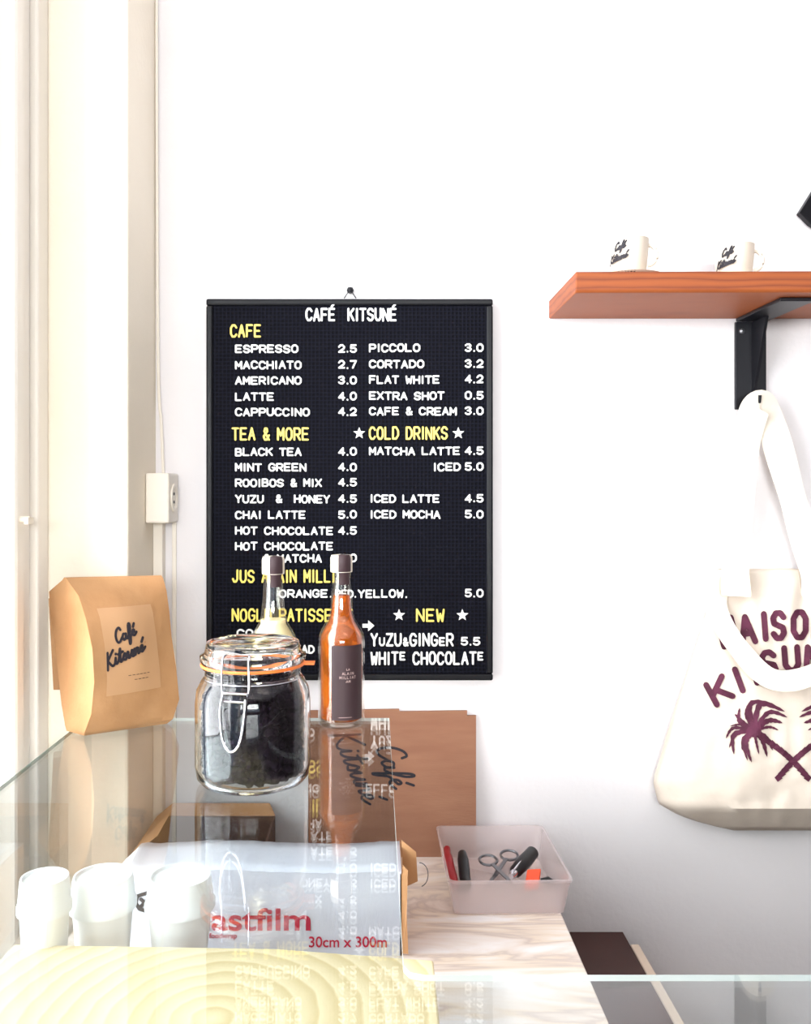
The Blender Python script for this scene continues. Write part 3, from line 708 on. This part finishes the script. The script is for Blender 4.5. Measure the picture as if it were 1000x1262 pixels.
for k in range(200):
    r_ = .044*math.sqrt(rnd.random()); a = rnd.uniform(0, 2*PI); bean(Vector((r_*math.cos(a), r_*math.sin(a), rnd.uniform(.0105,.013))))
g.lathe([(0,.013),(.042,.013),(.045,.02),(.045,.086),(0,.088)], (0,0,0), 24)
o = obj('coffee_beans', g, M['bean'], smooth=True, world=False); o.location = (jx, jy, GZ)
tag(o, 'dark roasted coffee beans filling the clip-top jar', 'coffee beans', kind='stuff')

# ================================================================== BOTTLES
def bottle(px, y, label, liq, cat_label, lab_ang, dark, level):
    t = thing('juice_bottle', ((px-CX)*y/F, y, GZ), label, 'bottle', 'small juice bottles on the glass top')
    out = [(0,.002),(.024,0),(.0285,.0015),(.0298,.005),(.0298,.108),(.0285,.116),(.0240,.125),(.0185,.134),(.0155,.143),(.0132,.165),(.0118,.190),(.0118,.198)]
    inn = [(.0098,.198),(.0098,.190),(.0112,.165),(.0135,.143),(.0165,.133),(.022,.124),(.0268,.115),(.0278,.108),(.0278,.008),(.024,.006),(0,.008)]
    obj('bottle_glass', G().lathe(out+inn, (0,0,0), 56), M['bottle'], t, smooth=True, world=False)
    lq = [(0,.0095),(.023,.0075),(.0268,.010),(.0273,.108),(.0263,.1148),(.0215,.1238),(.016,.1328),(.0131,.143),(.0108,.165),(.0095,.190)]
    lq = [q for q in lq if q[1] < level]+[(lq[[i for i,q in enumerate(lq) if q[1] < level][-1]][0]*.97, level), (0, level)]
    obj('juice', G().lathe(lq, (0,0,0), 48), liq, t, smooth=True, world=False)
    obj('screw_cap', G().lathe([(.0118,.196),(.0140,.196),(.0142,.198),(.0142,.214),(.0130,.2175),(.004,.2185),(0,.2185)], (0,0,0), 36), M['china'], t, smooth=True, world=False)
    # seal strip over the cap, down the neck
    g = G(); a0 = lab_ang; rows_ = []
    for r_, z in ((.0001,.2190),(.0131,.2182),(.0146,.2140),(.0146,.1975),(.0125,.194),(.0124,.180)):
        rows_.append([Vector((r_*math.cos(a), r_*math.sin(a), z)) for a in [a0-.62+1.24*i/8 for i in range(9)]])
    g.grid(rows_); obj('seal_strip', g, M['label'], t, smooth=True, world=False)
    g = G(); ha = .72
    rows_ = [[Vector((.0302*math.cos(a), .0302*math.sin(a), z)) for a in [lab_ang-.05-ha+2*ha*i/16 for i in range(17)]] for z in (.012, .106)]
    g.grid(rows_); lb = obj('paper_label', g, M['label'], t, smooth=True, world=False)
    gg = G()
    for li, (wd, z, hh) in enumerate((('LA', .075, .0022), ('ALAIN', .0695, .0030), ('MILLIAT', .0645, .0030), ('JUS', .060, .0022), ('', .016, 0))):
        if not wd:
            st = [[(-.012+i*.0012, 0), (-.0112+i*.0012, 0)] for i in range(14)]
        else:
            w_ = hh*.75; tot = len(wd)*w_*1.4; st = [[(a*w_+i*w_*1.4-tot/2, b*hh) for a, b in q] for i, chh in enumerate(wd) for q in FONT[chh]]
        fm = lambda x, yy, d, z=z: Vector(((.03035+d)*math.cos(lab_ang-.05+x/.0302), (.03035+d)*math.sin(lab_ang-.05+x/.0302), z+yy))
        q = stroke_geo(st, .0006, .0001, fm); gg.add(q.v, q.f)
    obj('label_print', gg, M['label_ink'], lb, world=False)
    return t
bottle(421, 1.147, 'small bottle of amber juice with a dark label, right of the jar', M['amber'], '', -PI/2+.38, True, .166)
bottle(337, 1.120, 'small bottle of pale yellow juice standing behind the jar', M['lemon'], '', -PI/2+.42, True, .139)

# ================================================================== CARDBOARD SHEET
cy = 1.338
pts = [(380,876),(492,874),(493,877),(576,876),(576,882),(587,882),(587,1058),(380,1058)]
def cp(x, y):
    t = (y-875)/183; return at(x, y, 1.348-.022*t)
g = G().prism([cp(x, y) for x, y in pts], (0,.004,0))
cs = thing('cardboard_sheet', at(484,1058,1.33), 'brown cardboard sheet with black script leaning on the wall under the menu board', 'cardboard')
obj('sheet', g, M['card'], cs)
def cardscript(strk, ox, oy, k, rot):
    c_, s_ = math.cos(rot), math.sin(rot)
    def fm(x, y, d):
        X, Y = x*k, -y*k; return cp(ox+X*c_-Y*s_, oy+X*s_+Y*c_)+Vector((0,-.0007-d,0))
    return stroke_geo(script(strk), .22, .0002, fm)
g = cardscript(SCRIPT2, 408, 905, 14.2, 1.13); q = cardscript(SCRIPT1, 462, 920, 14.5, 1.2); g.add(q.v, q.f)
obj('written_logo', g, M['ink'], cs)

# ================================================================== FILM BOX + CUPS + CARTON
fy = 1.047
bl = at(148, 1178, fy); br_ = at(495, 1178, fy); ztop = at(0, 1075, fy).z; zb_ = MZ
fb = thing('film_carton', ((bl.x+br_.x)/2, fy, MZ), 'white cling film carton with red lettering and torn top edge, inside the case', 'carton')
N = 40; tope = []
for i in range(N+1):
    x = lerp(bl.x, br_.x, i/N); tope.append(Vector((x, fy, ztop+.0022*noise.noise(Vector((x*60,0,3)))+.002*math.sin(x*25))))
poly = [Vector((bl.x,fy,zb_)), Vector((br_.x,fy,zb_))]+tope[::-1]
g = G().prism(poly, (0,.0015,0)); obj('front_panel', g, M['film_box'], fb)
g = G().box(bl.x, br_.x-.0015, fy+.0015, fy+.095, zb_, zb_+.0015).box(bl.x, br_.x, fy+.0935, fy+.095, zb_+.0015, ztop-.004).box(bl.x, bl.x+.0015, fy+.0015, fy+.0935, zb_+.0015, ztop-.004)
obj('carton_body', g, M['carton'], fb)
lidr = [[p+Vector((0, .094*t, .002*math.sin(t*3)-.003*t+.0005)) for p in tope] for t in (0,.25,.5,.75,1)]
g = G().grid(lidr); obj('lid', g, M['film_box'], fb, smooth=True, solid=.001)
g = G().box(br_.x-.0015, br_.x+.0015, fy, fy+.095, zb_, ztop-.002)
g.prism([Vector((br_.x+.0015, fy-.001, zb_+.003)), Vector((br_.x+.008, fy-.004, zb_+.004)), Vector((br_.x+.006, fy-.004, zb_+.05)), Vector((br_.x+.0075, fy-.003, ztop+.003)), Vector((br_.x+.0015, fy-.001, ztop+.009))], (0,.0015,0))
g.prism([Vector((br_.x+.004, fy+.07, ztop-.05)), Vector((br_.x+.022, fy+.062, ztop-.038)), Vector((br_.x+.020, fy+.062, ztop-.002)), Vector((br_.x+.002, fy+.07, ztop+.010))], (0,.0015,0))
e = obj('torn_flap', g, M['carton'], fb); e['label'] = 'torn brown cardboard flap'
rc = at(517, 1078, fy+.058); g = G().tube([rc+Vector((.011*math.cos(a), 0, .015*math.sin(a))) for a in [-1.3+i*.26 for i in range(12)]], .0006, 6)
obj('loose_wire', g, M['screw'], fb)
def font_text(body, size, parent, mtx, m, name, off=0.0):
    cu = bpy.data.curves.new('t', 'FONT'); cu.body = body; cu.size = size; cu.extrude = .0002; cu.offset = off
    to = bpy.data.objects.new('t', cu); COL.objects.link(to)
    dg = bpy.context.evaluated_depsgraph_get(); me = bpy.data.meshes.new_from_object(to.evaluated_get(dg))
    bpy.data.objects.remove(to); me.transform(mtx); me.materials.clear(); me.materials.append(m)
    o = bpy.data.objects.new(name, me); COL.objects.link(o); o.parent = parent
    return o, me
def place_text(body, xa, xb, ybase, size_px, m, name, y, parent, off=0):
    cu_scale = size_px*y/F
    o, me = font_text(body, cu_scale, parent, Matrix.Identity(4), m, name, off*cu_scale)
    xs = [v.co.x for v in me.vertices]; wdt = max(xs)-min(xs); target = (xb-xa)*y/F; k = target/wdt; x0_ = min(xs)
    p = at(xa, ybase, y)-rootloc(parent)
    for v in me.vertices:
        X, Y, Z = v.co; v.co = ((X-x0_)*k+p.x, p.y-.0004-Z, Y+p.z)
    return o
place_text('Plastfilm', 228, 383, 1146, 38, M['red_ink'], 'printed_name', fy, fb, .018)
place_text('30cm x 300m', 381, 477, 1167, 18.5, M['red_ink'], 'printed_size', fy, fb, .012)
place_text('foodwrap', 258, 292, 1156, 9, M['red_ink'], 'printed_line', fy, fb, .01)
def onbox(x, y, d): return at(x, y, fy)+Vector((0,-.0004-d,0))
g = stroke_geo([[(182,1100),(170,1104),(167,1112),(172,1120),(184,1124)],[(174,1108),(178,1112),(174,1117)]], 4.5, .0002, onbox); obj('printed_mark', g, M['ink'], fb)

def tcup(px, y, r, label, topy, tint=None):
    x = (px-CX)*y/F; zt_ = at(0, topy, y).z; h = zt_-MZ
    t = thing('takeaway_cup', (x, y, MZ), label, 'cup', 'white takeaway cups inside the glass case')
    obj('cup_body', G().lathe([(0,.002),(r*.66,.002),(r*.67,0),(r*.93,h-.030),(r*.96,h-.028),(r*.90,h-.028),(r*.64,.004),(0,.004)], (0,0,0), 40), M['paper_cup'], t, smooth=True, world=False)
    obj('lid', G().lathe([(r*.965,h-.034),(r*1.03,h-.034),(r*1.04,h-.028),(r*.98,h-.024),(r*.93,h-.006),(r*.90,h),(r*.84,h),(r*.80,h-.003),(0,h-.003)], (0,0,0), 40), M['lid'], t, smooth=True, world=False)
    return t
tcup(55, .90, .026, 'white lidded takeaway cup nearest the window', 1080)
tcup(127, .95, .034, 'white lidded takeaway cup with a white knife in it', 1078)
tcup(222, .955, .036, 'white lidded takeaway cup in front of the film carton', 1078)
kp0 = at(144, 1081, .95); kp1 = at(171, 1044, .965)
d = (kp1-kp0); sd = Vector((d.z,0,-d.x)).normalized()
zc = at(0,1078,.95).z
g = G().prism([kp0-sd*.0048, kp0+sd*.0048, kp0+d*.5+sd*.0036, kp1, kp0+d*.5-sd*.0036], (0,.0012,0))
g.v = [v for v in g.v]
kn = obj('plastic_knife', g, M['lid']); tag(kn, 'white pointed plastic knife sticking out of the middle takeaway cup', 'knife')
# open kraft carton behind
kc = thing('kraft_carton', (-.24, 1.24, MZ), 'open brown cardboard carton standing behind the film carton', 'carton')
x0_, x1_, y0_, y1_, h_ = -.325, -.150, 1.175, 1.325, .062
g = G().box(x0_, x1_, y0_, y0_+.003, MZ, MZ+h_*.55).box(x0_, x1_, y1_-.003, y1_, MZ, MZ+h_).box(x0_, x0_+.003, y0_+.003, y1_-.003, MZ, MZ+h_).box(x1_-.003, x1_, y0_+.003, y1_-.003, MZ, MZ+h_)
g.box(x0_+.003, x1_-.003, y0_+.003, y1_-.003, MZ, MZ+.003)
obj('carton_wall', g, M['shaded_card'], kc)
g = G().prism([(x0_,y1_-.001,MZ+h_),(x1_,y1_-.001,MZ+h_),(x1_-.01,y1_+.012,MZ+h_+.014),(x0_+.02,y1_+.012,MZ+h_+.014)], (0,.002,0)); obj('flap', g, M['carton'], kc)
g = G().prism([(x0_-.0005,y0_,MZ+h_),(x0_-.0005,y1_,MZ+h_),(x0_+.030,y1_-.02,MZ+h_+.025),(x0_+.030,y0_+.02,MZ+h_+.02)], (.002,0,.001)); obj('flap', g, M['carton'], kc)

# ================================================================== TRAY AND TOOLS
c4 = [(.088,1.323),(.247,1.326),(.252,1.137),(.091,1.134)]   # rim BL BR FR FL
tr = thing('plastic_tray', (.17, 1.23, MZ), 'frosted plastic tray of small tools on the marble worktop', 'tray')
cxm = sum(p[0] for p in c4)/4; cym = sum(p[1] for p in c4)/4
def ring4(k, z, inset=0, nn=5):
    out = []; R = .010
    P = [Vector((cxm+(p[0]-cxm)*k, cym+(p[1]-cym)*k, z)) for p in c4]
    P = [p+(Vector((cxm,cym,z))-p).normalized()*inset*1.4 for p in P]
    for i in range(4):
        p = P[i]; a = (P[i-1]-p).normalized(); b = (P[(i+1) % 4]-p).normalized()
        for j in range(nn):
            t = j/(nn-1); q0 = p+a*R; q1 = p+b*R; out.append((q0*(1-t)**2+p*2*t*(1-t)+q1*t*t))
    return out
H = .048
rg = [ring4(.86, MZ+.0005), ring4(.90, MZ+.003), ring4(.965, MZ+H*.8), ring4(.98, MZ+H-.004), ring4(1.0, MZ+H-.003), ring4(1.0, MZ+H), ring4(1.0, MZ+H, .0035), ring4(.965, MZ+H*.8, .002), ring4(.90, MZ+.004, .002), ring4(.86, MZ+.0025, .002)]
g = G(); m_ = len(rg[0])
for r_ in rg: g.v += r_
for j in range(len(rg)-1):
    for i in range(m_): g.f.append((j*m_+i, j*m_+(i+1) % m_, (j+1)*m_+(i+1) % m_, (j+1)*m_+i))
g.f.append(tuple(range(m_))[::-1]); g.f.append(tuple((len(rg)-1)*m_+i for i in range(m_)))
obj('tray_body', g, M['tray'], tr, smooth=True)
def tpt(px, py, dz): # point at height dz above marble
    h = HZ-(MZ+dz); y = F*h/(py-CY); return Vector(((px-CX)*y/F, y, MZ+dz))
def tool(name, g, m, label, cat, parts=()):
    o = obj(name, g, m, smooth=True); tag(o, label, cat); return o
g = G().tube(smoothline([tpt(551,1046,.034), tpt(553,1062,.028), tpt(557,1078,.016), tpt(562,1092,.009)], 4), [.005]*3+[.007]*7+[.0055]*3, 10)
tool('hand_tool', g, M['red_plastic'], 'dark red tool handle leaning at the tray\'s left side', 'tool')
g = G().tube([tpt(570,1052,.030), tpt(571,1060,.028), tpt(573,1080,.014), tpt(575,1092,.010)], [.006,.008,.008,.0075], 12)
tool('hand_tool', g, M['black_plastic'], 'short black rubber tool handle standing in the tray', 'tool')
# scissors
sc = thing('scissors', tpt(610,1085,.006), 'grey steel scissors with round finger loops lying in the tray', 'scissors')
for k, (cx1, cy1, tip) in enumerate((((602),(1060),(640,1100)), ((628),(1054),(596,1098)))):
    cc = tpt(cx1, cy1, .020-.006*k)
    loop = [cc+Vector((.0125*math.cos(a), .010*math.sin(a), .003*math.sin(a))) for a in [2*PI*i/20 for i in range(20)]]
    g = G().tube(loop, .0019, 8, closed=True); lp = obj('finger_loop', g, M['screw'], sc, smooth=True)
    tp = tpt(tip[0], tip[1], .008-.003*k); st0 = cc+(tp-cc).normalized()*.012; dr = (tp-st0); nn = Vector((-dr.y, dr.x, 0)).normalized()
    g = G().prism([st0-nn*.0025, st0+nn*.0025, st0+dr*.55+nn*.0042, tp, st0+dr*.45-nn*.002], (0,0,.0016)); obj('blade', g, M['screw'], sc)
# pocket corkscrew
pk = thing('pocket_corkscrew', tpt(645,1066,.018), 'black folding corkscrew resting across the scissors in the tray', 'corkscrew')
a, b = tpt(658,1049,.030), tpt(634,1076,.022)
g = G().tube([a, a.lerp(b,.06), a.lerp(b,.5), a.lerp(b,.94), b], [.005,.0092,.0102,.0086,.005], 12); obj('handle', g, M['black_plastic'], pk, smooth=True)
dn = (b-a).normalized()
g = G().tube([b-dn*.002, b+dn*.004, b+dn*.010], [.0055,.0055,.004], 10); obj('bolster', g, M['chrome'], pk, smooth=True)
g = G().tube([a+Vector((-.004,-.006,.007)), b+Vector((-.001,-.006,.007))], .0014, 6); obj('lever', g, M['chrome'], pk)
o_ = [tpt(650,1071,.026), tpt(667,1070,.026), tpt(664,1090,.016), tpt(647,1092,.016)]
g = G().prism(o_, (0,.001,-.008)); o = obj('orange_block', g, M['orange_plastic'], bevel=.0015); tag(o, 'bright orange plastic block in the tray', 'plastic block')
g = G().tube([tpt(668,1086,.008), tpt(676,1085,.008), tpt(682,1088,.008)], [.004,.0055,.004], 10)
tool('black_stopper', g, M['black_plastic'], 'small black stopper at the tray\'s right side', 'stopper')
